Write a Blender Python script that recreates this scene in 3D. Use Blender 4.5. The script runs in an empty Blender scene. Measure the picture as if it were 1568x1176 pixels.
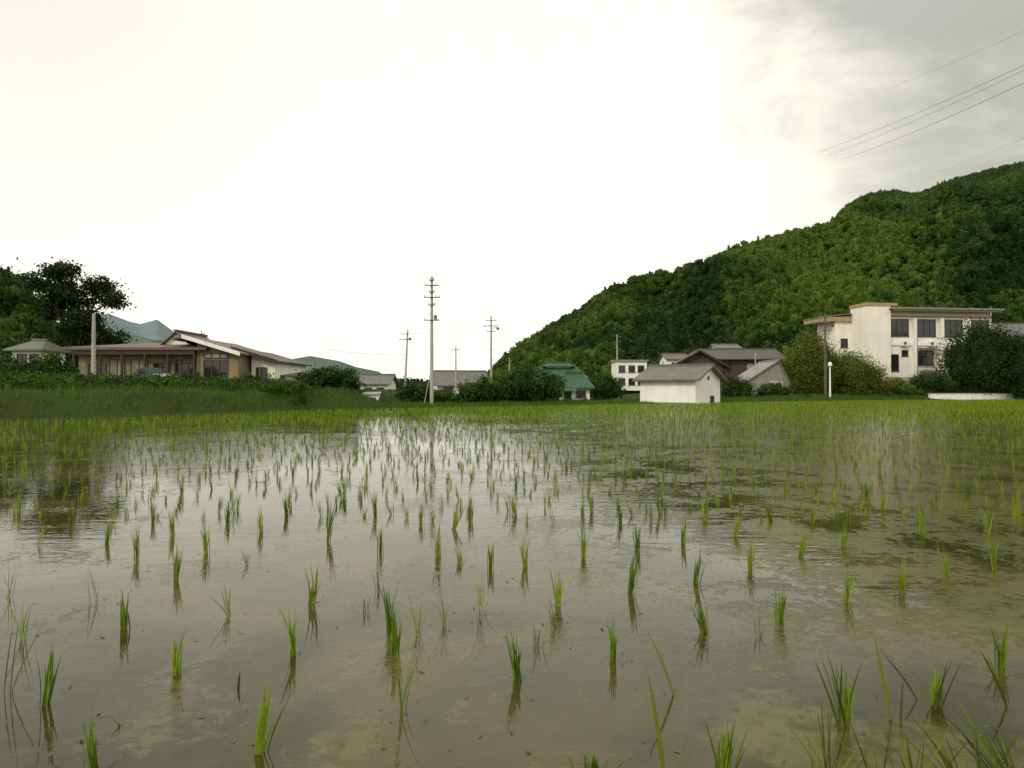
import bpy, math, random
import numpy as np
from mathutils import Vector, noise
rng=np.random.default_rng(7); random.seed(7)
S=bpy.context.scene
S.view_settings.view_transform='Standard'; S.view_settings.look='None'; S.view_settings.exposure=0
F=1040.0; CH=1.0
def W(px,py,d): return Vector(((px-784)/F*d,d,CH+(598-py)/F*d))
def X(px,d): return (px-784)/F*d
def Z(py,d): return CH+(598-py)/F*d
# ---------------------------------------------------------------- materials
def newmat(name):
    m=bpy.data.materials.new(name); m.use_nodes=True
    nt=m.node_tree; b=nt.nodes['Principled BSDF']; return m,nt,b
def mat(name,c1,c2=None,rough=.7,scale=3,detail=6,bump=0,bscale=None,stretch=(1,1,1),metal=0,spec=.3):
    m,nt,b=newmat(name); N=nt.nodes;L=nt.links
    if c2 is None: c2=tuple(v*.75 for v in c1)
    tc=N.new('ShaderNodeTexCoord'); mp=N.new('ShaderNodeMapping'); mp.inputs['Scale'].default_value=stretch
    L.new(tc.outputs['Object'],mp.inputs[0])
    n=N.new('ShaderNodeTexNoise'); n.inputs['Scale'].default_value=scale; n.inputs['Detail'].default_value=detail
    L.new(mp.outputs[0],n.inputs['Vector'])
    r=N.new('ShaderNodeValToRGB'); r.color_ramp.elements[0].position=.35; r.color_ramp.elements[1].position=.65
    r.color_ramp.elements[0].color=(*c2,1); r.color_ramp.elements[1].color=(*c1,1)
    L.new(n.outputs['Fac'],r.inputs[0]); L.new(r.outputs[0],b.inputs['Base Color'])
    b.inputs['Roughness'].default_value=rough; b.inputs['Metallic'].default_value=metal; b.inputs['Specular IOR Level'].default_value=spec
    if bump:
        n2=N.new('ShaderNodeTexNoise'); n2.inputs['Scale'].default_value=bscale or scale*4; n2.inputs['Detail'].default_value=5
        L.new(mp.outputs[0],n2.inputs['Vector'])
        bp=N.new('ShaderNodeBump'); bp.inputs['Strength'].default_value=bump; bp.inputs['Distance'].default_value=.05
        L.new(n2.outputs['Fac'],bp.inputs['Height']); L.new(bp.outputs[0],b.inputs['Normal'])
    return m
def roofmat(name,c1,c2,band=3.5,axis='X'):
    m,nt,b=newmat(name); N=nt.nodes;L=nt.links
    tc=N.new('ShaderNodeTexCoord')
    w=N.new('ShaderNodeTexWave'); w.bands_direction=axis; w.inputs['Scale'].default_value=band; w.inputs['Distortion'].default_value=.2
    n=N.new('ShaderNodeTexNoise'); n.inputs['Scale'].default_value=1.5; n.inputs['Detail'].default_value=6
    L.new(tc.outputs['Object'],w.inputs[0]); L.new(tc.outputs['Object'],n.inputs['Vector'])
    r=N.new('ShaderNodeValToRGB'); r.color_ramp.elements[0].position=.3; r.color_ramp.elements[1].position=.7
    r.color_ramp.elements[0].color=(*c2,1); r.color_ramp.elements[1].color=(*c1,1)
    L.new(n.outputs['Fac'],r.inputs[0]); L.new(r.outputs[0],b.inputs['Base Color'])
    bp=N.new('ShaderNodeBump'); bp.inputs['Strength'].default_value=.5; bp.inputs['Distance'].default_value=.04
    L.new(w.outputs['Fac'],bp.inputs['Height']); L.new(bp.outputs[0],b.inputs['Normal'])
    b.inputs['Roughness'].default_value=.55
    return m
def leafmat(name,dark,light,trans=.25,scale=.6,inst=False,rough=.6,spec=.12):
    m,nt,b=newmat(name); N=nt.nodes;L=nt.links
    n=N.new('ShaderNodeTexNoise'); n.inputs['Detail'].default_value=4
    r=N.new('ShaderNodeValToRGB'); r.color_ramp.elements[0].position=.3; r.color_ramp.elements[1].position=.72
    r.color_ramp.elements[0].color=(*dark,1); r.color_ramp.elements[1].color=(*light,1)
    at=N.new('ShaderNodeAttribute'); at.attribute_name='tint'
    ad=N.new('ShaderNodeMath'); ad.operation='MULTIPLY_ADD'
    if inst:
        oi=N.new('ShaderNodeObjectInfo'); n.inputs['Scale'].default_value=scale
        L.new(oi.outputs['Location'],n.inputs['Vector'])
        a0=N.new('ShaderNodeMath'); a0.operation='MULTIPLY_ADD'; a0.inputs[1].default_value=.32
        L.new(oi.outputs['Random'],a0.inputs[0]); 
        a1=N.new('ShaderNodeMath'); a1.operation='MULTIPLY_ADD'; a1.inputs[1].default_value=2.4; a1.inputs[2].default_value=-.94
        L.new(n.outputs['Fac'],a1.inputs[0]); L.new(a1.outputs[0],a0.inputs[2])
        L.new(at.outputs['Fac'],ad.inputs[0]); ad.inputs[1].default_value=.26; L.new(a0.outputs[0],ad.inputs[2])
    else:
        tc=N.new('ShaderNodeTexCoord'); n.inputs['Scale'].default_value=scale; L.new(tc.outputs['Object'],n.inputs['Vector'])
        h=N.new('ShaderNodeMath'); h.operation='MULTIPLY'; h.inputs[1].default_value=.5; L.new(n.outputs['Fac'],h.inputs[0])
        L.new(at.outputs['Fac'],ad.inputs[0]); ad.inputs[1].default_value=.5; L.new(h.outputs[0],ad.inputs[2])
    L.new(ad.outputs[0],r.inputs[0]); colo=r.outputs[0]
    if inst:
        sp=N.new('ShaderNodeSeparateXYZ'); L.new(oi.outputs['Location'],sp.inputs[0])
        hazefac=N.new('ShaderNodeMapRange'); L.new(sp.outputs[1],hazefac.inputs[0]); hazefac.inputs[1].default_value=230; hazefac.inputs[2].default_value=600; hazefac.inputs[3].default_value=0; hazefac.inputs[4].default_value=.6
        hazemix=N.new('ShaderNodeMix'); hazemix.data_type='RGBA'; L.new(hazefac.outputs[0],hazemix.inputs[0]); L.new(colo,hazemix.inputs[6]); hazemix.inputs[7].default_value=(.075,.125,.038,1); colo=hazemix.outputs[2]  # aerial haze painted into leaf colour: crowns farther along Y turn hazy green
    L.new(colo,b.inputs['Base Color'])
    b.inputs['Roughness'].default_value=rough; b.inputs['Specular IOR Level'].default_value=spec
    if trans>0:
        t=N.new('ShaderNodeBsdfTranslucent'); L.new(colo,t.inputs[0])
        mx=N.new('ShaderNodeMixShader'); mx.inputs[0].default_value=trans
        L.new(b.outputs[0],mx.inputs[1]); L.new(t.outputs[0],mx.inputs[2]); L.new(mx.outputs[0],N['Material Output'].inputs[0])
    return m
M={}
M['white']=mat('white_plaster',(.86,.85,.79),(.74,.73,.66),scale=1.2,stretch=(1,1,.35))
M['cream']=mat('cream_plaster',(.86,.83,.74),(.74,.71,.62),scale=.8,stretch=(1,1,.35))
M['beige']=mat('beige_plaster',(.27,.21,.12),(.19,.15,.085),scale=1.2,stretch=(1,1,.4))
M['tan']=mat('tan_fascia',(.42,.30,.15),(.33,.23,.11),scale=2)
M['brown']=roofmat('brown_boards',(.085,.055,.04),(.05,.032,.024),6,'X')
M['wood']=mat('dark_wood',(.06,.04,.03),(.035,.025,.02),scale=4)
M['tile']=roofmat('grey_tile',(.15,.145,.13),(.09,.09,.08),3.2)
M['browntile']=roofmat('brown_metal_roof',(.15,.105,.075),(.10,.07,.05),3)
M['darktile']=roofmat('dark_tile',(.075,.07,.06),(.045,.045,.04),3.2)
M['green']=roofmat('green_metal_roof',(.022,.095,.045),(.013,.055,.03),2.4)
M['greymetal']=roofmat('grey_metal',(.27,.27,.25),(.19,.19,.175),4)
M['concrete']=mat('concrete',(.42,.41,.36),(.30,.30,.26),scale=2,bump=.2)
M['pole']=mat('pole_concrete',(.40,.39,.34),(.30,.29,.25),scale=2)
M['steel']=mat('weathered_steel',(.12,.12,.11),(.07,.07,.06),rough=.5)
M['frame']=mat('window_frame',(.07,.06,.05),(.05,.045,.04),rough=.4)
M['whiteframe']=mat('aluminium_frame',(.5,.5,.46),(.42,.42,.39),rough=.4)
M['bark']=mat('bark',(.09,.065,.045),(.045,.033,.025),scale=5,bump=.5,stretch=(1,1,.2))
M['curtain']=mat('curtain',(.36,.34,.24),(.24,.22,.15),scale=4,stretch=(3,3,.2))
M['paintwhite']=mat('white_paint',(.84,.84,.8),(.74,.74,.7),rough=.35)
M['blue']=mat('blue_grey_paint',(.08,.12,.13),(.06,.09,.11),rough=.3)
M['rubber']=mat('rubber',(.02,.02,.02),rough=.8)
g,nt,b=newmat('window_glass'); b.inputs['Base Color'].default_value=(.02,.022,.02,1); b.inputs['Roughness'].default_value=.06; b.inputs['Specular IOR Level'].default_value=.6
n=nt.nodes.new('ShaderNodeTexNoise'); n.inputs['Scale'].default_value=.8
bp=nt.nodes.new('ShaderNodeBump'); bp.inputs['Strength'].default_value=.05; nt.links.new(n.outputs[0],bp.inputs['Height']); nt.links.new(bp.outputs[0],b.inputs['Normal'])
M['glass']=g
# ---------------------------------------------------------------- mesh helpers
def link(o,parent=None):
    S.collection.objects.link(o)
    if parent: o.parent=parent
    return o
def npmesh(name,V,Fq,mats,tint=None,midx=None,smooth=False):
    V=np.asarray(V,dtype=np.float32); Fq=np.asarray(Fq,dtype=np.int32); k=Fq.shape[1]
    me=bpy.data.meshes.new(name); me.vertices.add(len(V)); me.vertices.foreach_set('co',V.ravel())
    me.loops.add(Fq.size); me.loops.foreach_set('vertex_index',Fq.ravel())
    me.polygons.add(len(Fq)); me.polygons.foreach_set('loop_start',np.arange(len(Fq),dtype=np.int32)*k)
    me.polygons.foreach_set('loop_total',np.full(len(Fq),k,dtype=np.int32))
    if smooth: me.polygons.foreach_set('use_smooth',np.ones(len(Fq),dtype=bool))
    for m in mats: me.materials.append(m)
    if midx is not None: me.polygons.foreach_set('material_index',np.asarray(midx,dtype=np.int32))
    if tint is not None:
        a=me.attributes.new('tint','FLOAT','POINT'); a.data.foreach_set('value',np.asarray(tint,dtype=np.float32))
    me.update(calc_edges=True); me.validate()
    return me
def obj(name,me,parent=None): return link(bpy.data.objects.new(name,me),parent)
def tube(pts,rads,seg=8):
    V=[];Fs=[]
    pts=[Vector(p) for p in pts]
    for i,p in enumerate(pts):
        d=(pts[min(i+1,len(pts)-1)]-pts[max(i-1,0)]).normalized()
        if abs(d.z)<.99:
            a=d.cross(Vector((0,0,1))).normalized(); bb=d.cross(a)
        else: a=Vector((1,0,0)); bb=Vector((0,1,0))
        for k in range(seg):
            t=2*math.pi*k/seg; V.append(tuple(p+(a*math.cos(t)+bb*math.sin(t))*rads[i]))
    for i in range(len(pts)-1):
        for k in range(seg):
            Fs.append((i*seg+k,i*seg+(k+1)%seg,(i+1)*seg+(k+1)%seg,(i+1)*seg+k))
    Fs.append(tuple(range(seg))[::-1]); Fs.append(tuple((len(pts)-1)*seg+k for k in range(seg)))
    return V,Fs
class B:
    def __init__(s,name,loc,rot=0):
        s.e=bpy.data.objects.new(name,None); s.e.location=loc; s.e.rotation_euler=(0,0,math.radians(rot)); link(s.e); s.p={}
    def add(s,part,V,Fs,m):
        d=s.p.setdefault((part,m),([],[])); o=len(d[0]); d[0].extend(V); d[1].extend([tuple(i+o for i in f) for f in Fs])
    def box(s,part,x0,x1,y0,y1,z0,z1,m):
        V=[(x,y,z) for z in(z0,z1) for y in(y0,y1) for x in(x0,x1)]
        s.add(part,V,[(0,2,3,1),(4,5,7,6),(0,1,5,4),(2,6,7,3),(0,4,6,2),(1,3,7,5)],m)
    def tube(s,part,pts,rads,m,seg=8):
        V,Fs=tube(pts,rads,seg); s.add(part,V,Fs,m)
    def slab(s,part,q,th,m):
        q=[Vector(v) for v in q]; V=[tuple(v) for v in q]+[tuple(v-Vector((0,0,th))) for v in q]; n=len(q)
        s.add(part,V,[tuple(range(n)),tuple(range(2*n-1,n-1,-1))]+[(i,i+n,(i+1)%n+n,(i+1)%n) for i in range(n)],m)
    def prism(s,part,prof,y0,y1,m):
        n=len(prof); V=[(x,y0,z) for x,z in prof]+[(x,y1,z) for x,z in prof]
        s.add(part,V,[tuple(range(n)),tuple(range(2*n-1,n-1,-1))]+[(i,i+n,(i+1)%n+n,(i+1)%n) for i in range(n)],m)
    def gable(s,x0,x1,y0,y1,ze,zr,m,wallm,axis='x',oh=.5,th=.12,rf=.5,trim=None):
        if axis=='x':
            ym=y0+(y1-y0)*rf
            k0=(zr-ze)/(ym-y0); k1=(zr-ze)/(y1-ym)
            s.slab('roof',[(x0-oh,y0-oh,ze-k0*oh+.14),(x1+oh,y0-oh,ze-k0*oh+.14),(x1+oh,ym,zr+.14),(x0-oh,ym,zr+.14)],th,m)
            s.slab('roof',[(x0-oh,ym+.003,zr+.14),(x1+oh,ym+.003,zr+.14),(x1+oh,y1+oh,ze-k1*oh+.14),(x0-oh,y1+oh,ze-k1*oh+.14)],th,m)
            for x in(x0,x1-.1):
                V=[(x,y0,ze),(x,y1,ze),(x,ym,zr),(x+.1,y0,ze),(x+.1,y1,ze),(x+.1,ym,zr)]
                s.add('gable_wall',V,[(0,2,1),(3,4,5),(0,1,4,3),(1,2,5,4),(2,0,3,5)],wallm)
            s.box('ridge_cap',x0-oh-.02,x1+oh+.02,ym-.12,ym+.12,zr+.1,zr+.24,m)
        else:
            xm=x0+(x1-x0)*rf
            k0=(zr-ze)/(xm-x0); k1=(zr-ze)/(x1-xm)
            s.slab('roof',[(x0-oh,y1+oh,ze-k0*oh+.14),(x0-oh,y0-oh,ze-k0*oh+.14),(xm,y0-oh,zr+.14),(xm,y1+oh,zr+.14)],th,m)
            s.slab('roof',[(xm+.003,y1+oh,zr+.14),(xm+.003,y0-oh,zr+.14),(x1+oh,y0-oh,ze-k1*oh+.14),(x1+oh,y1+oh,ze-k1*oh+.14)],th,m)
            for y in(y0,y1-.1):
                V=[(x0,y,ze),(x1,y,ze),(xm,y,zr),(x0,y+.1,ze),(x1,y+.1,ze),(xm,y+.1,zr)]
                s.add('gable_wall',V,[(0,1,2),(3,5,4),(0,3,4,1),(1,4,5,2),(2,5,3,0)],wallm)
            s.box('ridge_cap',xm-.12,xm+.12,y0-oh-.02,y1+oh+.02,zr+.1,zr+.24,m)
            if trim:
                for (xa,za),(xb,zb) in(((x0-oh,ze-k0*oh),(xm,zr)),((xm,zr),(x1+oh,ze-k1*oh))):
                    s.prism('bargeboard',[(xa,za+.15),(xa,za-.08),(xb,zb-.08),(xb,zb+.15)],y0-oh-.03,y0-oh-.002,trim)
    def hip(s,x0,x1,y0,y1,ze,zr,m,oh=.7,th=.12,inset=None):
        a=[(x0-oh,y0-oh,ze),(x1+oh,y0-oh,ze),(x1+oh,y1+oh,ze),(x0-oh,y1+oh,ze)]
        dd=(y1-y0)/2+oh; ins=inset or dd; ym=(y0+y1)/2
        V=a+[(x0-oh+ins,ym,zr),(x1+oh-ins,ym,zr)]+[(v[0],v[1],v[2]-th) for v in a]
        s.add('roof',V,[(0,1,5,4),(1,2,5),(2,3,4,5),(3,0,4),(0,6,7,1),(1,7,8,2),(2,8,9,3),(3,9,6,0),(9,8,7,6)],m)
        s.box('ridge_cap',x0-oh+ins-.1,x1+oh-ins+.1,ym-.14,ym+.14,zr-.04,zr+.14,m)
    def win(s,x,z,w,h,y=0,n=2,fm='frame',gm='glass',side=None,sill=True,mid=False):
        f=.06
        def bx(part,a0,a1,z0,z1,o0,o1,m):
            if side is None: s.box(part,a0,a1,y-o1,y-o0,z0,z1,m)
            elif side=='l': s.box(part,x-o1,x-o0,a0,a1,z0,z1,m)
            else: s.box(part,x+o0,x+o1,a0,a1,z0,z1,m)
        a=x if side is None else y
        bx('window_glass',a+f,a+w-f,z+f,z+h-f,.002,.02,M[gm])
        bx('window_frame',a,a+f,z,z+h,.002,.07,M[fm]); bx('window_frame',a+w-f,a+w,z,z+h,.002,.07,M[fm])
        bx('window_frame',a+f,a+w-f,z,z+f,.002,.07,M[fm]); bx('window_frame',a+f,a+w-f,z+h-f,z+h,.002,.07,M[fm])
        for i in range(1,n):
            c=a+w*i/n; bx('window_mullion',c-f/2,c+f/2,z+f,z+h-f,.021,.06,M[fm])
        if mid: bx('window_mullion',a+f,a+w-f,z+h*.62-.02,z+h*.62+.02,.021,.055,M[fm])
        if sill: bx('window_sill',a-.08,a+w+.08,z-.06,z-.003,.002,.12,M[fm])
    def done(s):
        for (part,m),(V,Fs) in s.p.items():
            me=bpy.data.meshes.new(part); me.from_pydata([tuple(v) for v in V],[],Fs); me.materials.append(m if not isinstance(m,str) else M[m]); me.update()
            obj(part,me,s.e)
        return s.e
# ---------------------------------------------------------------- terrain
EX=np.array([-400,-60,-35,-18,X(0,22),X(200,24.8),X(460,32.5),X(600,36),X(800,41.6),X(980,49.5),X(1300,65),X(1568,74),80,400])
EY=np.array([-60,-10,6,18.5,22,24.8,32.5,36,41.6,49.5,65,74,86,180])
def fe(x): return np.interp(x,EX,EY)
def ss(a,b,t):
    t=np.clip((t-a)/(b-a),0,1); return t*t*(3-2*t)
def ground(x,y):
    t=y-fe(x)
    bh=np.interp(x,[-30,-9,-6,10,22,30],[1.1,1.0,.15,.10,.3,.5])
    r=np.interp(x,[-20,0,18,25,36],[.0,.1,.1,.5,1.5])
    z=-.15+ss(-.4,2.2,t)*(bh+.15)+ss(5,14,t)*r
    z=z+ss(70,140,y)*ss(0,40,x)*2
    return z+np.where(t>1,.05*np.sin(x*1.3+y*.7)*np.sin(y*1.1-x*.5),0)
gx=np.concatenate([-np.geomspace(3000,62,26),np.arange(-60,82,.6),np.geomspace(83,3000,26)])
gy=np.concatenate([-np.geomspace(3000,22,18),np.arange(-20,96,.6),np.geomspace(97,4000,34)])
GX,GY=np.meshgrid(gx,gy); GZ=ground(GX,GY)
def gridfaces(nx,ny):
    i=np.arange(nx-1)[None,:]+np.arange(ny-1)[:,None]*nx
    return np.stack([i,i+1,i+nx+1,i+nx],-1).reshape(-1,4)
gm=mat('grassy_soil',(.035,.068,.011),(.042,.048,.018),rough=1,scale=.7,detail=10,bump=.6,bscale=6,spec=.05)
obj('ground',npmesh('ground',np.stack([GX,GY,GZ],-1).reshape(-1,3),gridfaces(len(gx),len(gy)),[gm],smooth=True))
# water
wx=np.concatenate([np.linspace(-60,-20,9),np.arange(-19,80,1.0),[80,90,120]])
rows=np.linspace(0,1,30); WX=np.tile(wx,(30,1)); y0=np.minimum(-14,fe(wx)-2); WY=y0[None,:]+(fe(wx)+.9-y0)[None,:]*rows[:,None]
m,nt,b=newmat('paddy_water'); N=nt.nodes;L=nt.links
tc=N.new('ShaderNodeTexCoord')
def nz(scale,detail,st=(1,1,1),rough=.5,dist=0):
    mp=N.new('ShaderNodeMapping'); mp.inputs['Scale'].default_value=st; L.new(tc.outputs['Object'],mp.inputs[0])
    n=N.new('ShaderNodeTexNoise'); n.inputs['Scale'].default_value=scale; n.inputs['Detail'].default_value=detail; n.inputs['Roughness'].default_value=rough; n.inputs['Distortion'].default_value=dist
    L.new(mp.outputs[0],n.inputs['Vector']); return n.outputs['Fac']
def mth(op,a,b2=None,c=None):
    n=N.new('ShaderNodeMath'); n.operation=op
    for i,v in enumerate((a,b2,c)):
        if v is None: continue
        if isinstance(v,bpy.types.NodeSocket): L.new(v,n.inputs[i])
        else: n.inputs[i].default_value=v
    return n.outputs[0]
def mr(v,a,b2,lo=0,hi=1):
    n=N.new('ShaderNodeMapRange'); n.interpolation_type='SMOOTHSTEP'; L.new(v,n.inputs[0]); n.inputs[1].default_value=a; n.inputs[2].default_value=b2; n.inputs[3].default_value=lo; n.inputs[4].default_value=hi; return n.outputs[0]
def mixc(f,a,b2):
    n=N.new('ShaderNodeMix'); n.data_type='RGBA'; L.new(f,n.inputs[0])
    for i,v in((6,a),(7,b2)):
        if isinstance(v,tuple): n.inputs[i].default_value=(*v,1)
        else: L.new(v,n.inputs[i])
    return n.outputs[2]
big=nz(.8,5,(1,1,1),.6,.6); fine=nz(9,8,(1,1.3,1),.7)
mud=mixc(mr(big,.38,.62),(.028,.029,.006),(.090,.076,.024))
mud=mixc(mr(fine,.35,.75,0,.7),mud,(.056,.055,.013))
sx=N.new('ShaderNodeSeparateXYZ'); L.new(tc.outputs['Object'],sx.inputs[0])
side=mr(sx.outputs[0],-2.5,5,-.05,.06)
sc=mth('ADD',mth('ADD',mth('MULTIPLY',nz(1.6,6,(1,1,1),.65,.8),.6),mth('MULTIPLY',nz(14,6,(1,1,1),.7),.4)),side)
scum=mr(sc,.50,.59)
specks=mr(nz(38,3,(1,1,1),.6),.62,.68)
allm=mth('MAXIMUM',mth('MULTIPLY',scum,.7),mth('MULTIPLY',specks,mr(sc,.40,.5)))
col=mixc(allm,mud,(.105,.105,.024))
L.new(col,b.inputs['Base Color']); b.inputs['IOR'].default_value=1.33
L.new(mth('MULTIPLY_ADD',allm,.26,.02),b.inputs['Roughness'])
rip=nz(5,3,(.55,2.0,1),.5,.4); rip2=nz(22,3,(.6,1.6,1),.5)
patch=mr(nz(.25,3),.40,.62,.25,1)
patch=mth('MULTIPLY',patch,mr(sx.outputs[1],1.5,9,.2,1))
hgt=mth('MULTIPLY',mth('ADD',rip,mth('MULTIPLY',rip2,.22)),patch)
hgt=mth('ADD',hgt,mth('MULTIPLY',allm,.16))
bp=N.new('ShaderNodeBump'); bp.inputs['Strength'].default_value=1; bp.inputs['Distance'].default_value=.006
L.new(hgt,bp.inputs['Height']); L.new(bp.outputs[0],b.inputs['Normal'])
obj('paddy_water',npmesh('paddy_water',np.stack([WX,WY,np.zeros_like(WX)],-1).reshape(-1,3),gridfaces(len(wx),30),[m]))
# ---------------------------------------------------------------- blades
def blades(base,az,lean,h,w,segs=3,curl=1.6,face=None):
    n=len(base); t=np.linspace(0,1,segs+1)
    d=np.stack([np.cos(az),np.sin(az),np.zeros(n)],-1)
    fa=az+np.pi/2 if face is None else face
    sd=np.stack([np.cos(fa),np.sin(fa),np.zeros(n)],-1)
    c=base[:,None,:]+d[:,None,:]*(lean*h)[:,None,None]*(t**curl)[None,:,None]
    c[:,:,2]+=h[:,None]*t[None,:]
    wt=np.interp(t,[0,.35,.75,1],[.6,1,.7,.05])
    off=sd[:,None,:]*(w[:,None]*.5*wt[None,:])[:,:,None]
    V=np.stack([c-off,c+off],2).reshape(-1,3)
    k=(segs+1)*2; s=np.arange(segs)*2
    f=np.stack([s,s+1,s+3,s+2],-1)[None]+ (np.arange(n)*k)[:,None,None]
    return V,f.reshape(-1,4),k
rice=leafmat('rice_leaf',(.050,.115,.005),(.27,.37,.022),trans=.4,scale=1.2)
VV=[];FF=[];TT=[];off=0
def addpl(pos,h,nb,spread,w,segs,j=.007,ta=0):
    global off
    n=len(pos); P=np.repeat(pos,nb,0); P=P+np.c_[rng.normal(0,j,n*nb),rng.normal(0,j,n*nb),np.full(n*nb,-.01)]
    az=rng.uniform(0,2*np.pi,n*nb); H=np.repeat(h,nb)*rng.uniform(.45,1.1,n*nb)
    pl=np.repeat(rng.normal(0,.10,n),nb)
    ln=np.abs(rng.normal(0,1,n*nb))*np.repeat(spread,nb)
    V,f,k=blades(P,az,ln,H,np.repeat(w,nb)*rng.uniform(.7,1.2,n*nb),segs,face=rng.uniform(-.9,.9,n*nb))
    V[:,0]+=V[:,2]*np.repeat(pl,k)
    t=np.repeat(np.clip(ta+np.repeat(rng.uniform(.1,.8,n),nb)+rng.normal(0,.2,n*nb),0,1),k)
    VV.append(V);FF.append(f+off);TT.append(t);off+=len(V)
near=[(150,1180,1092),(75,1078,985),(400,1150,1035),(272,1030,958),(450,1002,930),(193,962,900),(352,942,880),(480,925,863),(598,972,890),(617,1088,1000),(793,1040,958),(735,937,878),(938,1012,945),(1078,968,915),(1195,953,890),(1295,922,868),(1380,907,853),(1108,1180,1095),(1290,1112,1010),(1430,1078,1010),(1530,1022,955),(1448,882,835),(1520,872,820),(855,927,865),(965,907,845),(1065,892,835),(893,852,800),(805,867,815),(705,862,838),(672,852,800),(503,827,766),(272,887,833),(210,853,803),(318,847,798),(165,832,795),(583,845,808),(975,842,798),(1045,832,788),(1125,822,780),(1148,872,820),(1225,852,808),(1290,838,795),(720,797,762),(640,972,895),(680,957,895),(825,987,945),(848,960,915),(145,922,870),(15,912,862),(38,978,915),(1410,818,780),(528,760,730),(580,905,860),(908,1180,1150),(645,800,770),(440,790,755),(750,870,830),(380,865,835),(1160,975,945),(1243,802,770),(1350,780,750),(1480,768,735),(1320,755,722),(1325,760,735),(790,790,755),(848,800,765),(905,785,750),(1300,800,770),(605,1000,930),(1510,815,780),(1560,800,760),(60,835,800),(110,800,765),(235,800,768),(1180,800,770),(1080,790,760),(560,935,905),(350,800,765),(400,815,775),(575,790,750),(695,810,775),(950,800,765),(1010,790,755),(265,820,780),(30,785,750)]
pos=[];hh=[]
for px,yb,yt in near:
    d=F/(yb-598); pos.append((X(px,d),d,0)); hh.append((yb-yt)/F*d*1.06)
pos=np.array(pos);hh=np.array(hh)
thin=np.array([px in(617,735,640,680,825,848,145,380,1160,15,38,580,352,560,60) for px,_,_ in near])
addpl(pos[~thin],hh[~thin],19,np.full((~thin).sum(),.14),np.full((~thin).sum(),.0056),5,.008)
addpl(pos[thin],hh[thin]*1.08,8,np.full(thin.sum(),.33),np.full(thin.sum(),.0034),5)
th=math.atan2(590-784,F); ct,st_=math.cos(th),math.sin(th)
def rowsgrid(sx_,sy_,j,dmin,dmax,keep):
    a,bb=np.meshgrid(np.arange(-int(85/sx_),int(105/sx_))*sx_,np.arange(-20,int(100/sy_))*sy_)
    rj=np.sin(a*7.3)*.04
    a=a.ravel()+rj.ravel()+rng.normal(0,j,a.size)+.10*np.sin(bb.ravel()*.23+a.ravel()*.15); bb=bb.ravel()+rng.normal(0,j*1.5,bb.size)
    PX=a*ct+bb*st_; PY=-a*st_+bb*ct
    ok=(PY<fe(PX)-.05)&(PY>=dmin)&(PY<dmax)&(np.abs(PX)<PY*.86+3)&(rng.random(PX.size)<keep)
    return PX[ok],PY[ok]
for lo,hi,sx_,sy_,nb,w,sg,j,kp,h0,h1,ta in((F/202,9,.30,.30,8,.0048,3,.05,.88,.08,.20,0),(9,20,.27,.27,7,.0058,2,.055,.9,.07,.175,.0),(20,30,.27,.26,6,.011,2,.06,.97,.08,.16,.10),(30,999,.27,.26,5,.017,2,.06,1,.10,.16,.16)):
    PX,PY=rowsgrid(sx_,sy_,j,lo,hi,kp); n=len(PX)
    addpl(np.c_[PX,PY,np.zeros(n)],rng.uniform(h0,h1,n),nb,rng.uniform(.1,.3,n),np.full(n,w),sg,ta=ta)
obj('rice_seedlings',npmesh('rice_seedlings',np.concatenate(VV),np.concatenate(FF),[rice],np.concatenate(TT)))
# foreground weeds: long stems
VV=[];FF=[];TT=[];off=0
def stem(px,yb,px2,yt,w,n=1,sp=0):
    global off
    d=F/(max(yb,1010)-598)
    for i in range(n):
        x0=X(px,d)+rng.normal(0,.012 if n>1 else 0); dx=X(px2,d)-X(px,d)+rng.normal(0,sp); h=(yb-yt)/F*d*rng.uniform(.65,1)if n>1 else (yb-yt)/F*d
        V,f,k=blades(np.array([[x0,d,-.02]]),np.array([0. if dx>0 else np.pi]),np.array([abs(dx)/h]),np.array([h*1.05]),np.array([w*1.45]),6,1.3,face=np.array([rng.uniform(-.4,.4)]))
        VV.append(V);FF.append(f+off);TT.append(np.full(len(V),rng.uniform(.0,.8)));off+=len(V)
stem(1018,1200,992,1022,.009);stem(1032,1062,990,955,.007);stem(1362,1100,1337,968,.008);stem(1376,1105,1380,1030,.007);stem(1405,1070,1345,985,.006);stem(1540,1080,1498,985,.006)
stem(1290,1115,1270,985,.005,8,.04);stem(1262,1190,1240,1050,.004,8,.05);stem(1430,1085,1440,1000,.005,6,.05)
stem(1480,1230,1420,1060,.0045,10,.09);stem(1560,1230,1520,1050,.005,20,.10);stem(1520,1030,1500,985,.006,3,.03);stem(1340,1230,1310,1080,.004,8,.07);stem(1100,1220,1110,1085,.005,8,.05);stem(1250,1240,1270,1100,.004,8,.07);stem(1400,1240,1380,1090,.004,9,.08);stem(1500,1240,1530,1090,.004,9,.08)
stem(190,1110,165,1075,.004,2,.03);stem(366,1052,369,1020,.007);stem(10,1060,20,925,.0035,3,.03);stem(130,1220,120,1145,.0045,6,.06);stem(900,1220,912,1140,.0045,6,.04)
obj('marsh_grass',npmesh('marsh_grass',np.concatenate(VV),np.concatenate(FF),[leafmat('marsh_grass_leaf',(.045,.065,.012),(.18,.24,.03),.3,2)],np.concatenate(TT)))
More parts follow.
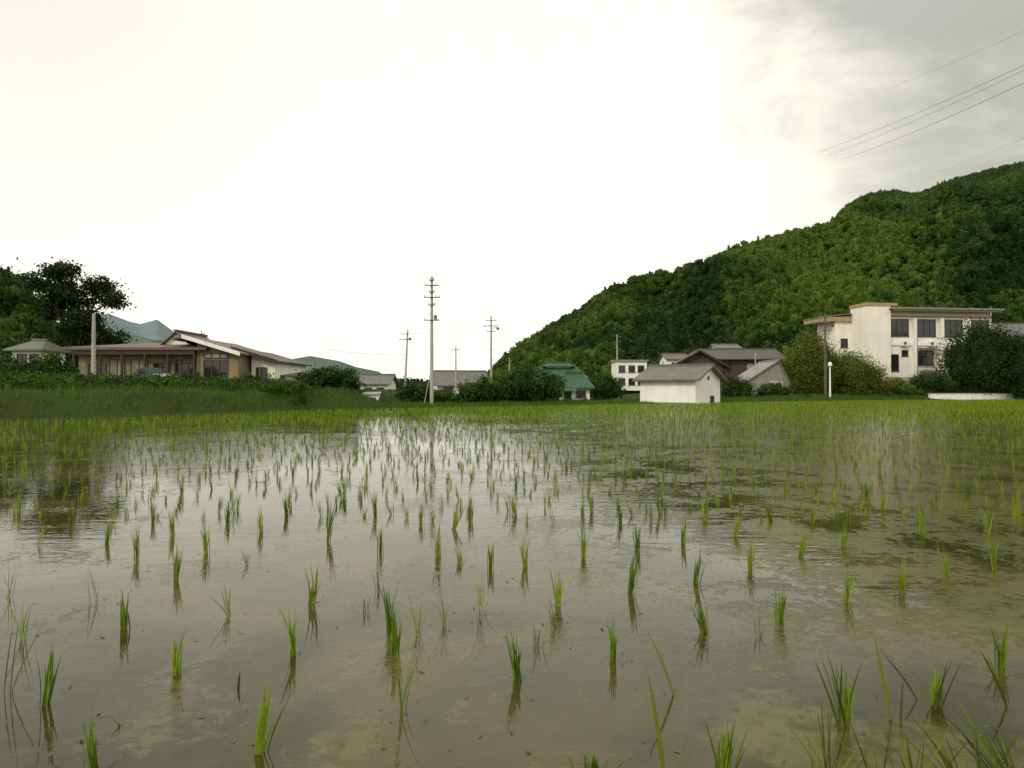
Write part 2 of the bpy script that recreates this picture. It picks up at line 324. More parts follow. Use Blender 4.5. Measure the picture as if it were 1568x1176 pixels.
# floating straw & leaf litter
n=650; dd=F/(rng.uniform(640,1180,n)-598); u=rng.uniform(-.8,.8,n)
ang=rng.uniform(0,np.pi,n)
q=rng.random(n)<.45; qi=rng.integers(0,len(pos),q.sum()); 
c=np.c_[u*dd,dd,np.full(n,.003)]; c[q,0]=pos[qi,0]+rng.normal(0,.05,q.sum()); c[q,1]=pos[qi,1]+rng.normal(0,.05,q.sum())
s=rng.uniform(.003,.020,n)*np.where(q,.8,1); asp=rng.uniform(.05,.35,n)
e1=np.c_[np.cos(ang),np.sin(ang),rng.uniform(-.1,.3,n)]*s[:,None]; e2=np.c_[-np.sin(ang),np.cos(ang),rng.uniform(-.1,.1,n)]*(s*asp)[:,None]
V=np.stack([c-e1,c-e2,c+e1,c+e2],1).reshape(-1,3); V[:,2]=np.maximum(V[:,2],.001)
obj('floating_debris',npmesh('floating_debris',V,np.arange(4*n).reshape(-1,4),[leafmat('dead_leaf',(.03,.03,.012),(.15,.13,.05),0,3)],np.repeat(rng.random(n),4)))
# ---------------------------------------------------------------- foliage
def cloud(blobs,nclump,per,cr,leaf,shell=.55,flat=.7):
    vol=np.array([b_[3]*b_[4]*b_[5] for b_ in blobs])**.67; vol/=vol.sum()
    bi=rng.choice(len(blobs),nclump,p=vol); bl=np.array(blobs)[bi]
    d=rng.normal(size=(nclump,3)); d/=np.linalg.norm(d,axis=1)[:,None]
    r=rng.uniform(shell,1.02,nclump)
    cc=bl[:,:3]+d*bl[:,3:6]*r[:,None]
    ct_=rng.uniform(.0,.8,nclump)
    rr=cr*rng.uniform(.5,1.3,nclump)
    P=np.repeat(cc,per,0)+rng.normal(size=(nclump*per,3))*np.repeat(rr,per)[:,None]*np.array([.55,.55,.55*flat])
    n=len(P); s=leaf*rng.uniform(.6,1.3,n)
    a=rng.normal(size=(n,3)); a/=np.linalg.norm(a,axis=1)[:,None]
    b_=rng.normal(size=(n,3)); b_-=a*(a*b_).sum(1)[:,None]; b_/=np.linalg.norm(b_,axis=1)[:,None]
    e1=a*s[:,None]; e2=b_*s[:,None]*.5
    V=np.stack([P-e1,P-e2,P+e1,P+e2],1).reshape(-1,3)
    T=np.repeat(np.clip(np.repeat(ct_,per)+rng.normal(0,.12,n),0,1),4)
    return V,np.arange(4*n).reshape(-1,4),T
def core(blobs,k=.68):
    V=[];Fs=[]
    for (x,y,z,a,b_,c) in blobs:
        nu,nv=12,8; o=len(V)
        for i in range(nv+1):
            ph=math.pi*i/nv
            for j in range(nu):
                t=2*math.pi*j/nu; dv=Vector((math.sin(ph)*math.cos(t),math.sin(ph)*math.sin(t),math.cos(ph)))
                q=k*(1+.25*noise.noise(dv*2+Vector((x,y,z)))); V.append((x+dv.x*a*q,y+dv.y*b_*q,z+dv.z*c*q))
        for i in range(nv):
            for j in range(nu): Fs.append((o+i*nu+j,o+(i+1)*nu+j,o+(i+1)*nu+(j+1)%nu,o+i*nu+(j+1)%nu))
    return np.array(V),np.array(Fs)
L1=leafmat('shrub_leaf',(.013,.034,.005),(.080,.145,.016),.25,.8)
L2=leafmat('willow_leaf',(.055,.085,.012),(.20,.235,.035),.3,.8)
L3=leafmat('conifer_leaf',(.010,.024,.007),(.046,.078,.016),.15,.8)
L4=leafmat('weed_leaf',(.018,.045,.006),(.082,.145,.016),.3,.5)
def plant(name,blobs,lm,nclump,per,cr,leaf,trunk=None,usecore=True,flat=.7,shell=.55,limbs=6):
    e=bpy.data.objects.new(name,None); link(e)
    V,f,T=cloud(blobs,nclump,per,cr,leaf,shell,flat)
    if usecore:
        cv,cf=core(blobs); f=np.concatenate([f,cf+len(V)]); V=np.concatenate([V,cv]); T=np.concatenate([T,np.zeros(len(cv))])
    obj('foliage',npmesh('foliage',V,f,[lm],T),e)
    x,y,z=blobs[0][:3]; gz=float(ground(np.array(x),np.array(y)))
    if trunk is None: trunk=(x,y,gz-.1,.06+.02*blobs[0][3])
    tv=[];tf=[]
    tx,ty,tz,tr=trunk
    top=max(b_[2] for b_ in blobs)
    def addt(p,r):
        v,ff=tube(p,r,7); o=len(tv); tv.extend(v); tf.extend([tuple(i+o for i in q) for q in ff])
    addt([(tx,ty,tz),(tx+.03*tr,ty,tz+(top-tz)*.35),(tx+.5*tr,ty,tz+(top-tz)*.7),(tx,ty,top)],[tr*1.3,tr,tr*.7,tr*.3])
    for i in range(limbs):
        b_=blobs[i%len(blobs)]; h=tz+(max(b_[2]-b_[5]*.5,tz+.3)-tz)*random.uniform(.5,.95)
        e_=(b_[0]+random.uniform(-.7,.7)*b_[3],b_[1]+random.uniform(-.6,.6)*b_[4],b_[2]+random.uniform(-.2,.5)*b_[5])
        addt([(tx,ty,h),((tx+e_[0])/2,(ty+e_[1])/2,h+(e_[2]-h)*.35),e_],[tr*.5,tr*.32,tr*.1])
    me=bpy.data.meshes.new('trunk'); me.from_pydata(tv,[],tf); me.materials.append(M['bark']); obj('trunk',me,e)
    return e
def bush(name,p0,p1,yt,d,lm=L1,dens=1,leaf=.09,yb=None,nb=4):
    x0,x1=X(p0,d),X(p1,d); w=(x1-x0); gz=float(ground(np.array((x0+x1)/2),np.array(d))); 
    if yb is not None: gz=Z(yb,d)
    zt=Z(yt,d); H=zt-gz; bl=[]
    bl.append(((x0+x1)/2,d,gz+H*.52,w*.36,w*.34,H*.46))
    for i in range(nb):
        f=(i+.5)/nb; k=random.uniform(.62,.9); rx=w*random.uniform(.17,.26)
        bl.append((x0+rx*.6+(w-rx*1.2)*f,d+random.uniform(-.25,.25)*w,gz+H*k*.5,rx,rx,H*k*.5))
    n=int(26*dens*max(w,1)*max(H,1)); n=max(60,min(n,900))
    return plant(name,bl,lm,n,34,.16*min(w,H)+.1,leaf,limbs=5)
bush('shrub',-60,45,540,36,nb=5,dens=1.6); bush('shrub',30,118,543,38,dens=1.6); bush('shrub',-40,45,582,30,L4,dens=1.5); bush('shrub',-130,-30,520,38); bush('shrub',60,128,575,33,dens=1.4)
bush('shrub',448,552,560,37.5,nb=5,dens=1.6); bush('shrub',613,662,580,42); bush('shrub',698,775,578,45,nb=4); bush('shrub',750,862,562,47,nb=5,dens=1.4)
bush('shrub',903,955,568,60); bush('shrub',1102,1152,577,62); bush('bamboo_thicket',1203,1280,508,71,L2,leaf=.11,dens=1.2); bush('bamboo_thicket',1258,1345,536,72,L2,leaf=.1)
bush('broadleaf_tree',1450,1562,486,74,L3,leaf=.13,nb=6,dens=.9); bush('shrub',1540,1600,508,72,L3); bush('shrub',1340,1400,578,72,L2); bush('shrub',1390,1460,568,73,L1)
bush('shrub',370,440,586,40,L4); bush('shrub',655,705,596,44,L4); bush('shrub',1155,1212,586,66,L1); bush('shrub',860,905,600,70,L1)
def band(name,p0,p1,d0,d1,hz,lm,n,leaf=.06):
    bl=[]
    for i in range(n):
        f=random.random(); p=p0+(p1-p0)*f; d=d0+(d1-d0)*f+random.uniform(-.3,2.0); x=X(p,d)
        gz=float(ground(np.array(x),np.array(d))); r=random.uniform(.4,1.1); h=hz*random.uniform(.4,1)
        bl.append((x,d,gz+h*.3,r,r,h*.7))
    V,f,T=cloud(bl,n*8,26,.22,leaf,.5,.7)
    obj(name,npmesh(name,V,f,[lm],T))
band('bank_weeds',-80,470,22.6,33.5,.40,L4,170); band('bank_weeds',-80,460,23.4,34,.6,L1,230,.07); band('bank_weeds',-80,450,26,37,.85,L1,130,.08); band('bank_weeds',-80,300,29,39,.9,L1,60,.08); band('bank_weeds',540,1330,38,68,.25,L4,50); band('bank_weeds',1300,1600,68,77,.8,L4,70,.09)
n=60000; t=np.abs(rng.normal(0,4,n))+.3; gx_=rng.uniform(-30,62,n); gy_=fe(gx_)+t; gz_=ground(gx_,gy_)-.03
V,f,k=blades(np.c_[gx_,gy_,gz_],rng.uniform(0,6.28,n),rng.uniform(.1,.8,n),rng.uniform(.08,.26,n),rng.uniform(.012,.03,n),2,face=rng.uniform(-1,1,n))
obj('bank_grass',npmesh('bank_grass',V,f,[leafmat('grass_blade',(.026,.060,.006),(.115,.195,.016),.35,.4)],np.repeat(rng.random(n),k)))
# big spreading tree on the left
d=60
bl=[]
for px,py,w,h in((100,455,60,32),(60,432,34,16),(140,438,38,22),(105,420,40,16),(46,436,24,9),(165,458,26,16),(75,478,30,20),(130,490,44,26),(110,515,56,32),(140,545,60,36),(105,545,44,30),(165,520,30,22)):
    bl.append((X(px,d),d+random.uniform(-1.5,1.5),Z(py,d),w/F*d*.62,w/F*d*.6,h/F*d*.8))
plant('pine_tree',bl,L3,720,46,.8,.14,trunk=(X(108,d),d,.9,.32),usecore=False,flat=.45,shell=.25,limbs=14)
# ---------------------------------------------------------------- hills
def fbm(P,s,o=4):
    return np.array([noise.fractal(Vector((float(a_)*s,float(b_)*s,.3)),1,2,o) for a_,b_ in P])
def hill(name,prof,Yr,Y0,mat_,nu=150,nv=50,amp=14,sub=5,sc_=.009):
    us=np.linspace((prof[0][0]-784)/F,(prof[-1][0]-784)/F,nu)
    tgt=np.interp(us,[(p-784)/F for p,_ in prof],[(598-q)/F for _,q in prof])
    v=np.linspace(0,1.35,nv); U,Vv=np.meshgrid(us,v); Y=Y0+(Yr-Y0)*Vv; Xx=U*Y
    s=np.where(Vv<=1,1.2*Vv-.2*Vv**2,1-1.6*(Vv-1))
    hr=np.maximum(tgt*Yr+CH-sub,-3)
    nn=fbm(np.c_[Xx.ravel(),Y.ravel()],sc_).reshape(U.shape); n2=-np.abs(fbm(np.c_[Xx.ravel()+900,Y.ravel()*.35],sc_*1.3,3)).reshape(U.shape)+.25
    Zz=hr[None,:]*s+(nn*amp*.7+n2*amp*1.6)*np.clip(np.sin(np.clip(Vv,0,1)*math.pi),0,1)*np.clip(hr/60,0,1)[None,:]
    el=((Zz+sub-CH)/Y).max(0); kk=np.where((el>.01)&(tgt>.01),tgt/np.maximum(el,.01),1); Zz=np.where(Zz>0,Zz*kk[None,:],Zz)-1*(Vv<.03)
    obj(name,npmesh(name,np.stack([Xx,Y,Zz],-1).reshape(-1,3),gridfaces(nu,nv),[mat_],smooth=True))
    return us,v,Zz,Y0,Yr
hm=mat('forest_floor',(.022,.038,.010),(.013,.023,.006),scale=.05,detail=8,rough=1,spec=0)
profR=[(735,600),(745,578),(775,545),(830,505),(880,475),(945,435),(1000,415),(1060,403),(1130,375),(1200,355),(1275,337),(1300,312),(1330,294),(1365,290),(1410,293),(1450,275),(1500,262),(1568,248),(1750,225),(2000,215)]
HR=hill('forested_hill',profR,560,155,hm,200,60,amp=32,sub=4)
profL=[(-500,300),(-200,350),(0,412),(25,420),(50,455),(75,490),(110,560),(130,600)]
HL=hill('forested_hill',profL,300,150,hm,70,30)
far=mat('hazy_forest',(.120,.160,.130),(.09,.125,.10),scale=.02,detail=10,rough=1,spec=0,bump=1,bscale=.05)  # grey-green includes atmospheric haze, painted into the base colour
far2=mat('haze_tinted_forest',(.170,.215,.225),(.14,.182,.192),scale=.01,detail=10,rough=1,spec=0)  # blue-grey distance haze painted straight into the mountain colour
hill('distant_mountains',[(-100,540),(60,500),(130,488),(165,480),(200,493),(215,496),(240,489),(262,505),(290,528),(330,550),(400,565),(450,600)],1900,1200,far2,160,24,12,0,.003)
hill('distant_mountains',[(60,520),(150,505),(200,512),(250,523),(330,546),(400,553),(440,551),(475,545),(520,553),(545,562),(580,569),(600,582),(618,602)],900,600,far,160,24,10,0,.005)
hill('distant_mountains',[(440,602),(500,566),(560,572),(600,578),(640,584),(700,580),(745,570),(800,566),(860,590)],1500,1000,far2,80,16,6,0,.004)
# forest instances
col=bpy.data.collections.new('forest_tree_variants')
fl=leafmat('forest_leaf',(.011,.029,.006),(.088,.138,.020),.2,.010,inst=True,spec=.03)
for i in range(4):
    bl=[(0,0,.55,.5,.5,.5)]+[(random.uniform(-.3,.3),random.uniform(-.3,.3),random.uniform(.4,.8),.28,.28,.25) for _ in range(4)]
    if i==3: bl=[(0,0,.3,.4,.4,.25),(0,0,.6,.28,.28,.3),(0,0,.95,.15,.15,.3)]
    V,f,T=cloud(bl,30,7,.17,.10,.75); cv,cf=core(bl[:3],.8)
    f=np.concatenate([f,cf+len(V)]);V=np.concatenate([V,cv]);T=np.concatenate([T,np.full(len(cv),.0)])
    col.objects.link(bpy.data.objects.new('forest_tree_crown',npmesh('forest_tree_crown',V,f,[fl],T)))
ng=bpy.data.node_groups.new('scatter','GeometryNodeTree')
ng.interface.new_socket('Geometry',in_out='INPUT',socket_type='NodeSocketGeometry'); ng.interface.new_socket('Geometry',in_out='OUTPUT',socket_type='NodeSocketGeometry')
gi=ng.nodes.new('NodeGroupInput'); go=ng.nodes.new('NodeGroupOutput'); ip=ng.nodes.new('GeometryNodeInstanceOnPoints'); ci=ng.nodes.new('GeometryNodeCollectionInfo')
ci.inputs['Collection'].default_value=col; ci.inputs['Separate Children'].default_value=True; ci.inputs['Reset Children'].default_value=True
ip.inputs['Pick Instance'].default_value=True
a1=ng.nodes.new('GeometryNodeInputNamedAttribute'); a1.data_type='FLOAT_VECTOR'; a1.inputs['Name'].default_value='sc'
a2=ng.nodes.new('GeometryNodeInputNamedAttribute'); a2.data_type='FLOAT'; a2.inputs['Name'].default_value='rz'
cx=ng.nodes.new('ShaderNodeCombineXYZ'); er=ng.nodes.new('FunctionNodeEulerToRotation')
l=ng.links.new
l(gi.outputs[0],ip.inputs['Points']); l(ci.outputs[0],ip.inputs['Instance']); l(a1.outputs[0],ip.inputs['Scale']); l(a2.outputs[0],cx.inputs[2]); l(cx.outputs[0],er.inputs[0]); l(er.outputs[0],ip.inputs['Rotation']); l(ip.outputs[0],go.inputs[0])
def scatter(name,P,sc):
    me=bpy.data.meshes.new(name); me.vertices.add(len(P)); me.vertices.foreach_set('co',np.asarray(P,dtype=np.float32).ravel())
    a=me.attributes.new('sc','FLOAT_VECTOR','POINT'); a.data.foreach_set('vector',np.asarray(sc,dtype=np.float32).ravel())
    a=me.attributes.new('rz','FLOAT','POINT'); a.data.foreach_set('value',rng.uniform(0,6.28,len(P)).astype(np.float32))
    o=obj(name,me); md=o.modifiers.new('scatter','NODES'); md.node_group=ng
def forest(name,H,n,size,umax=99):
    us,v,Zz,Y0,Yr=H
    u=rng.uniform(us[0],min(us[-1],umax),n*2); Yv=np.sqrt(rng.uniform((Y0)**2,(Yr*1.05)**2,n*2)); vv=(Yv-Y0)/(Yr-Y0)
    fi=(u-us[0])/(us[1]-us[0]); fj=vv/(v[1]-v[0]); i=np.clip(fi.astype(int),0,len(us)-2); j=np.clip(fj.astype(int),0,len(v)-2); a=fi-i;b_=fj-j
    z=(Zz[j,i]*(1-a)+Zz[j,i+1]*a)*(1-b_)+(Zz[j+1,i]*(1-a)+Zz[j+1,i+1]*a)*b_
    ok=z>.5; u,Yv,z=u[ok][:n],Yv[ok][:n],z[ok][:n]; n=len(u)
    s=size*rng.uniform(.55,1.3,n)
    scatter(name,np.c_[u*Yv,Yv,z-.5],np.c_[s,s,s*rng.uniform(.8,1.35,n)])
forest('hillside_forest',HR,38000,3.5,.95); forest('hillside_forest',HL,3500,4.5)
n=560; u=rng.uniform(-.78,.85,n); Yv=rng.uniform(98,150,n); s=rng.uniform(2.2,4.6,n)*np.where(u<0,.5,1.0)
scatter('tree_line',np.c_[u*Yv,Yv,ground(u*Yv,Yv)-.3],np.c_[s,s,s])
# ---------------------------------------------------------------- buildings
def gz(px,d): return float(ground(np.array(X(px,d)),np.array(float(d))))
d=48; k=F/d
h=B('farmhouse',(X(120,d),d,.9),0)
q_=lambda px:(px-120)/k
w=q_(305)
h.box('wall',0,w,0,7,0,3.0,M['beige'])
h.hip(0,w,0,7,3.1,3.75,M['browntile'],oh=.85,th=.18)
for a_ in(.05,1.9,3.4,5.0,6.6,w-.1): h.box('post',a_,a_+.12,-.75,-.63,0,2.92,M['wood'])
h.box('veranda_beam',0,w,-.76,-.6,2.60,2.9,M['wood'])
h.win(.7,1.0,1.3,1.0); h.win(2.2,.3,1.1,2.0,n=2,gm='curtain'); h.win(3.7,.3,1.2,2.0,n=2,gm='curtain'); h.win(5.3,.9,1.2,1.2,gm='glass',n=2); h.win(6.8,.2,1.5,2.1,n=3)
h.box('lattice',5.2,w,-.5,-.46,2.0,2.08,M['wood'])
for a_ in np.arange(5.3,w,.3): h.box('lattice',a_,a_+.05,-.5,-.46,2.08,2.6,M['wood'])
h.gable(q_(232),q_(276),1.6,6,3.4,4.3,M['browntile'],M['cream'],axis='y',oh=.3,th=.1)
def mono(xa,za,xb,zb,y0,y1,base_l,wallm,roofm,trimm,oh=.5):
    sl=(zb-za)/(xb-xa)
    xr=xb-oh
    h.prism('wing_wall',[(base_l,0),(xr,0),(xr,za+sl*(xr-xa)-.16),(max(xa,base_l),za+sl*(max(xa,base_l)-xa)-.16)],y0,y1,wallm)
    h.slab('wing_roof',[(xa,y0-.6,za),(xb,y0-.6,zb),(xb,y1+.4,zb),(xa,y1+.4,za)],.13,roofm)
    h.prism('bargeboard',[(xa,za+.05),(xa,za-.22),(xb,zb-.22),(xb,zb+.05)],y0-.63,y0-.603,trimm)
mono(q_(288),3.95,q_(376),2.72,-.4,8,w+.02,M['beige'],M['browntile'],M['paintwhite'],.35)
h.slab('wing_roof',[(q_(268),-.5,3.75),(q_(288)-.005,-.5,3.95),(q_(288)-.005,8,3.95),(q_(268),8,3.75)],.12,M['browntile'])
h.win(w+.5,.15,1.7,2.1,y=-.4,n=3,fm='frame')
h.win(w+.5,2.35,1.7,.4,y=-.4,n=3,gm='curtain',sill=False)
mono(q_(345),3.25,q_(418),2.25,1.5,9,q_(372)+.02,M['cream'],M['darktile'],M['wood'],.4)
h.win(q_(380),.9,.8,.9,y=1.5)
h.box('shed_wall',q_(412)+.03,q_(450),3,7,0,1.2,M['cream']); h.slab('shed_roof',[(q_(408),2.6,1.25),(q_(455),2.6,1.25),(q_(455),7.4,1.6),(q_(408),7.4,1.6)],.1,M['tile'])
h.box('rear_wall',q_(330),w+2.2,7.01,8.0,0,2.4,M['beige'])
h.done()
h=B('tiled_house',(X(18,54),54,1),0); k=F/54
h.box('wall',0,44/k,0,3,0,3.2,M['white']); h.hip(0,44/k,0,3,3.25,4.1,M['tile'],oh=.45,inset=1.1); h.win(.4,2.1,.8,.8); h.win(1.4,2.1,.7,.8); h.done()
h=B('storage_shed',(X(556,36.9),36.9,-.05),5); h.box('wall',0,.8,0,.9,0,.82,M['white']); h.slab('roof',[(-.1,-.1,.86),(.9,-.1,.86),(.9,1.0,.98),(-.1,1.0,.98)],.05,M['greymetal']); h.win(.3,0.02,.35,.65,n=1,sill=False); h.done()
h=B('tiled_house',(X(552,72),72,0.1),0); k=F/72; h.box('wall',0,42/k,0,5,0,1.6,M['cream']); h.gable(0,42/k,0,5,1.6,2.5,M['tile'],M['cream'],oh=.35); h.win(.4,.4,.8,.8); h.win(1.7,.4,.8,.8); h.done()
h=B('tiled_house',(X(670,88),88,0.2),12); k=F/88; h.box('wall',0,76/k,0,6,0,1.6,M['white']); h.gable(0,76/k,0,6,1.6,3.3,M['tile'],M['white'],oh=.5); h.win(.8,.4,1.2,.9); h.win(3.2,.4,1.4,.9); h.done()
h=B('green_roof_house',(X(858,56),56,.0),-3); k=F/56
h.box('wall',0,2.4,0,3.4,0,1.2,M['white']); h.hip(0,2.4,0,3.4,1.25,2.5,M['green'],oh=.45,inset=.95); h.box('door',.3,.9,-.03,-.003,0,1.05,M['wood']); h.win(1.3,.45,.8,.55); h.box('base_course',-.02,2.42,-.03,-.002,.0,.2,M['concrete'])
h.slab('lean_to_roof',[(-.5,-1.0,1.0),(1.3,-1.0,1.0),(1.3,-.4,1.22),(-.5,-.4,1.22)],.07,M['green'])
h.done()
h=B('green_roof_house',(X(815,74),74,.3),-4); k=F/74; h.box('wall',0,80/k,0,5,0,1.9,M['beige']); h.hip(0,80/k,0,5,1.95,3.5,M['green'],oh=.6,inset=1.6); h.box('upper_wall',1.5,4.2,2,3.6,2.9,3.4,M['white']); h.hip(1.5,4.2,2,3.6,3.45,3.8,M['green'],oh=.45,inset=.7); h.win(.5,.8,1.4,.8); h.win(3,.8,1.4,.8); h.done()
c=W(1065,620,50); th_=-35
h=B('white_storehouse',(c.x-4.4*math.cos(math.radians(th_)),c.y-4.4*math.sin(math.radians(th_)),-.1),th_)
h.box('wall',0,4.4,0,5.6,0,1.95,M['white']); h.gable(0,4.4,0,5.6,1.95,2.95,M['tile'],M['white'],oh=.45,th=.14); h.box('door',4.402,4.43,3.2,4.1,0,.7,M['wood']); h.box('base_course',-.02,4.42,-.03,-.002,0,.22,M['concrete']); h.box('vent',4.402,4.43,2.6,3.0,1.9,2.2,M['frame']); h.done()
h=B('brown_house',(X(1035,78),78,.8),-8); k=F/78
h.box('wall',0,5.2,0,7,0,3.2,M['brown']); h.gable(0,5.2,0,7,3.2,4.7,M['browntile'],M['brown'],axis='y',oh=.7,trim=M['wood']); h.win(1.2,1.6,1.4,1); h.box('plaster_panel',.3,1.0,-.02,-.002,1.2,2.6,M['cream']); h.done()
h=B('brown_house',(X(1090,84),84,.8),-3); h.box('wall',0,8.2,0,7,0,4.2,M['brown']); h.gable(0,8.2,0,7,4.2,5.4,M['darktile'],M['brown'],oh=.7); h.win(1,2.6,1.4,1); h.win(4.2,2.6,1.8,1,gm='curtain'); h.done()
h=B('metal_shed',(X(1140,70),70,.1),0); k=F/70
h.box('wall',0,4.6,0,5,0,1.7,M['greymetal']); h.gable(0,4.6,0,5,1.7,3.9,M['greymetal'],M['greymetal'],axis='y',oh=.25,rf=.75); h.box('door',2.6,4.0,-.04,-.002,0,1.9,M['concrete']); h.done()
h=B('apartment_building',(X(943,96),96,1.0),0); k=F/96
h.box('wall',0,4.4,0,6,0,4.1,M['white']); h.box('roof_slab',-.2,4.6,-.2,6.2,4.1,4.35,M['greymetal'])
for zz in(.8,2.6):
    for xx in(.4,1.8,3.1): h.win(xx,zz,.9,.95)
h.done()
h=B('tiled_house',(X(1022,96),96,2.2),0); h.box('wall',0,3,0,5,0,3.2,M['cream']); h.gable(0,3,0,5,3.2,4,M['browntile'],M['cream'],oh=.3); h.win(.6,1.9,1.3,.9); h.done()
h=B('tiled_house',(X(1100,96.5),96.5,3.0),0); h.box('wall',0,3.3,0,5,0,3.8,M['cream']); h.gable(0,3.3,0,5,3.8,4.6,M['tile'],M['cream'],oh=.3); h.win(.6,2,1.3,.9); h.done()
h=B('tiled_house',(X(1532,100),100,4),0); h.box('wall',0,8,0,6,0,5.2,M['white']); h.gable(0,8,0,6,5.2,7,M['tile'],M['white'],oh=.6); h.win(1,3.4,1.6,1.2); h.win(4,3.4,1.6,1.2); h.done()
# big white building
d=80; k=F/d; zb=2.1
h=B('white_apartment_house',(X(1313,d)+.7,d,zb),7)
T=Z(470,d)-zb
h.box('corner_pier',0,3.1,-.6,2.4,0,T+.1,M['cream']); h.box('corner_cap',-.1,3.9,-.7,2.5,T+.103,T+.45,M['tan'])
h.box('side_wall',-2.0,3,2.403,6.2,0,T-1.0,M['cream']); h.box('side_eave',-3.6,3.0,2.1,6.6,T-1.5,T-.95,M['tan']); h.slab('side_roof',[(-3.7,2.0,T-.9),(3,2.0,T-.2),(3,6.7,T-.2),(-3.7,6.7,T-.9)],.08,M['greymetal']) 
h.win(-1.3,4.1,.9,1.1,y=2.403,n=1)
wx1=16.6
h.box('main_wall',3.103,wx1,.0,10,0,T-.9,M['cream']); h.box('roof_slab',2.9,wx1+.6,-1.3,10.5,T-.30,T-.1,M['greymetal']); h.box('roof_fascia',3.12,wx1+.5,-1.1,-1.0,T-.5,T-.302,M['tan']); h.box('soffit_band',3.103,wx1,-.05,-.003,T-1.15,T-.92,M['tan']); h.box('attic_wall',3.103,wx1-.1,.1,9.9,T-.898,T-.302,M['cream'])
for xx in(3.5,7.0,10.5,14.0): h.win(xx,T-3.4,2.3,2.05,n=3,mid=True)
for xx in(6.2,9.7,13.2): h.box('pilaster',xx,xx+.4,-.4,-.004,0,T-1.2,M['white'])
h.box('floor_band',3.12,wx1,-.12,-.006,T-4.5,T-4.1,M['white'])
h.win(3.5,1.2,1.0,2.0,n=1); h.win(4.9,3.0,.8,.7,n=1); h.win(7.0,1.9,2.0,1.7,n=2); h.win(10.5,1.9,2.2,1.7,n=3); h.win(14.0,1.9,1.9,1.7)
for (xa,xb) in((6.7,9.6),(10.2,13.1),(13.7,16.5)):
    h.box('balcony_floor',xa,xb,-1.3,-.42,1.6,1.74,M['concrete'])
    for a_ in np.arange(xa,xb+.01,.24): h.box('balcony_railing',a_,a_+.035,-1.3,-1.27,1.74,2.6,M['steel'])
    h.box('balcony_rail_top',xa-.02,xb+.04,-1.31,-1.26,2.603,2.67,M['steel'])
for xa in(6.9,10.4): h.slab('awning',[(xa,-.9,3.75),(xa+2.4,-.9,3.75),(xa+2.4,-.13,4.0),(xa,-.13,4.0)],.05,M['tile'])
for xx in(4.7,8.2): 
    h.box('air_conditioner',xx,xx+.8,-.5,-.13,4.2,4.75,M['paintwhite']); h.tube('ac_fan',[(xx+.3,-.51,4.47),(xx+.3,-.502,4.47)],[.2,.2],M['steel'],14)
for xx in(6.75,13.75): h.tube('downpipe',[(xx,-.19,0),(xx,-.19,T-1)],[.05,.05],M['steel'])
h.tube('antenna',[(12,3,T),(12,3,T+1.2)],[.03,.03],M['steel']); h.tube('antenna',[(11.5,3,T+1.1),(12.5,3,T+1.1)],[.02,.02],M['steel'])
h.box('foundation',-.05,wx1+.05,-.64,-.603,0,.5,M['concrete']) ; h.done()
h=B('concrete_wall',(X(1425,70),70,0.05),14); h.box('wall',0,14,0,.3,-.3,.6,M['paintwhite']); h.box('coping',-.05,14,-.05,.35,.603,.68,M['concrete']); h.done()
h=B('retaining_wall',(X(1372,76),76,.6),6); h.box('wall',0,7,0,.4,-.5,1.5,M['concrete']); h.box('coping',-.05,7.05,-.05,.45,1.503,1.6,M['concrete']); h.done()
# ---------------------------------------------------------------- poles
def upole(px,yt,d,arms=((.3,1.1),(.9,1.1)),lamp=0,trans=False,r=.13,mt='pole',yb=None,lean=0,ir=1):
    g_=gz(px,d) if yb is None else Z(yb,d); H=Z(yt,d)-g_
    h=B('utility_pole',(X(px,d),d,g_-.1),random.uniform(-8,8)); h.tube('shaft',[(0,0,0),(lean*.5,0,H*.5),(lean,0,H+.1)],[r,r*.85,r*.6],M[mt],12)
    for dz,w in arms:
        z=H-dz; h.box('crossarm',-w/2,w/2,-.14,-.08,z-.025,z+.025,M['steel'])
        for q in(-w*.45,w*.25,w*.45): h.tube('insulator',[(q,-.1,z+.025),(q,-.1,z+.07),(q,-.1,z+.13)],[.015*ir,.03*ir,.02*ir],M['whiteframe'],6)
    if trans: h.tube('transformer',[(.22,0,H*.68),(.22,0,H*.68+.03),(.22,0,H*.68+.3),(.22,0,H*.68+.33)],[.04,.09,.09,.04],M['steel'],10)
    if lamp:
        z=H*.86; h.tube('lamp_arm',[(0,0,z),(lamp*.3,0,z+.12),(lamp*.55,0,z+.12)],[.025,.025,.025],M['steel'],6); h.tube('lamp_head',[(lamp*.5,0,z+.16),(lamp*.5,0,z+.1),(lamp*.52,0,z-.08)],[.03,.12,.14],M['steel'],8)
    for i in range(5): z=H*(.25+.12*i); h.box('step_bolt',-r-.08,r+.08,-.01,.01,z,z+.02,M['steel'])
    h.done(); return Vector((X(px,d),d,g_+H))
p1=upole(661,423,40,((.15,.3),(.45,.8),(.85,.3),(1.15,.95),(1.6,.4),(2.5,.9)),trans=True,yb=627,r=.11)
p2=upole(620,505,62,((.3,.7),(.8,1.0)),lamp=.9,r=.1,lean=.25); p3=upole(752,484,62,((.3,1.0),(.8,1.3),(1.3,.8)),lamp=1.2,r=.11)
p4=upole(698,530,70,((.3,.8),),r=.09); p5=upole(143,480,44,(),r=.15); p6=upole(1264,480,66.5,((.3,1.0),(.8,.8),(1.6,1.2)),lamp=1.4,mt='steel',r=.13)
p7=upole(945,512,110,((.3,1.4),(1.2,1.2)),r=.14); p8=upole(780,548,100,((.3,1),)); p9=upole(1157,540,72,(),r=.09); upole(308,506,80,((.3,.9),),r=.1);upole(1518,470,90,((.3,1),),r=.1)
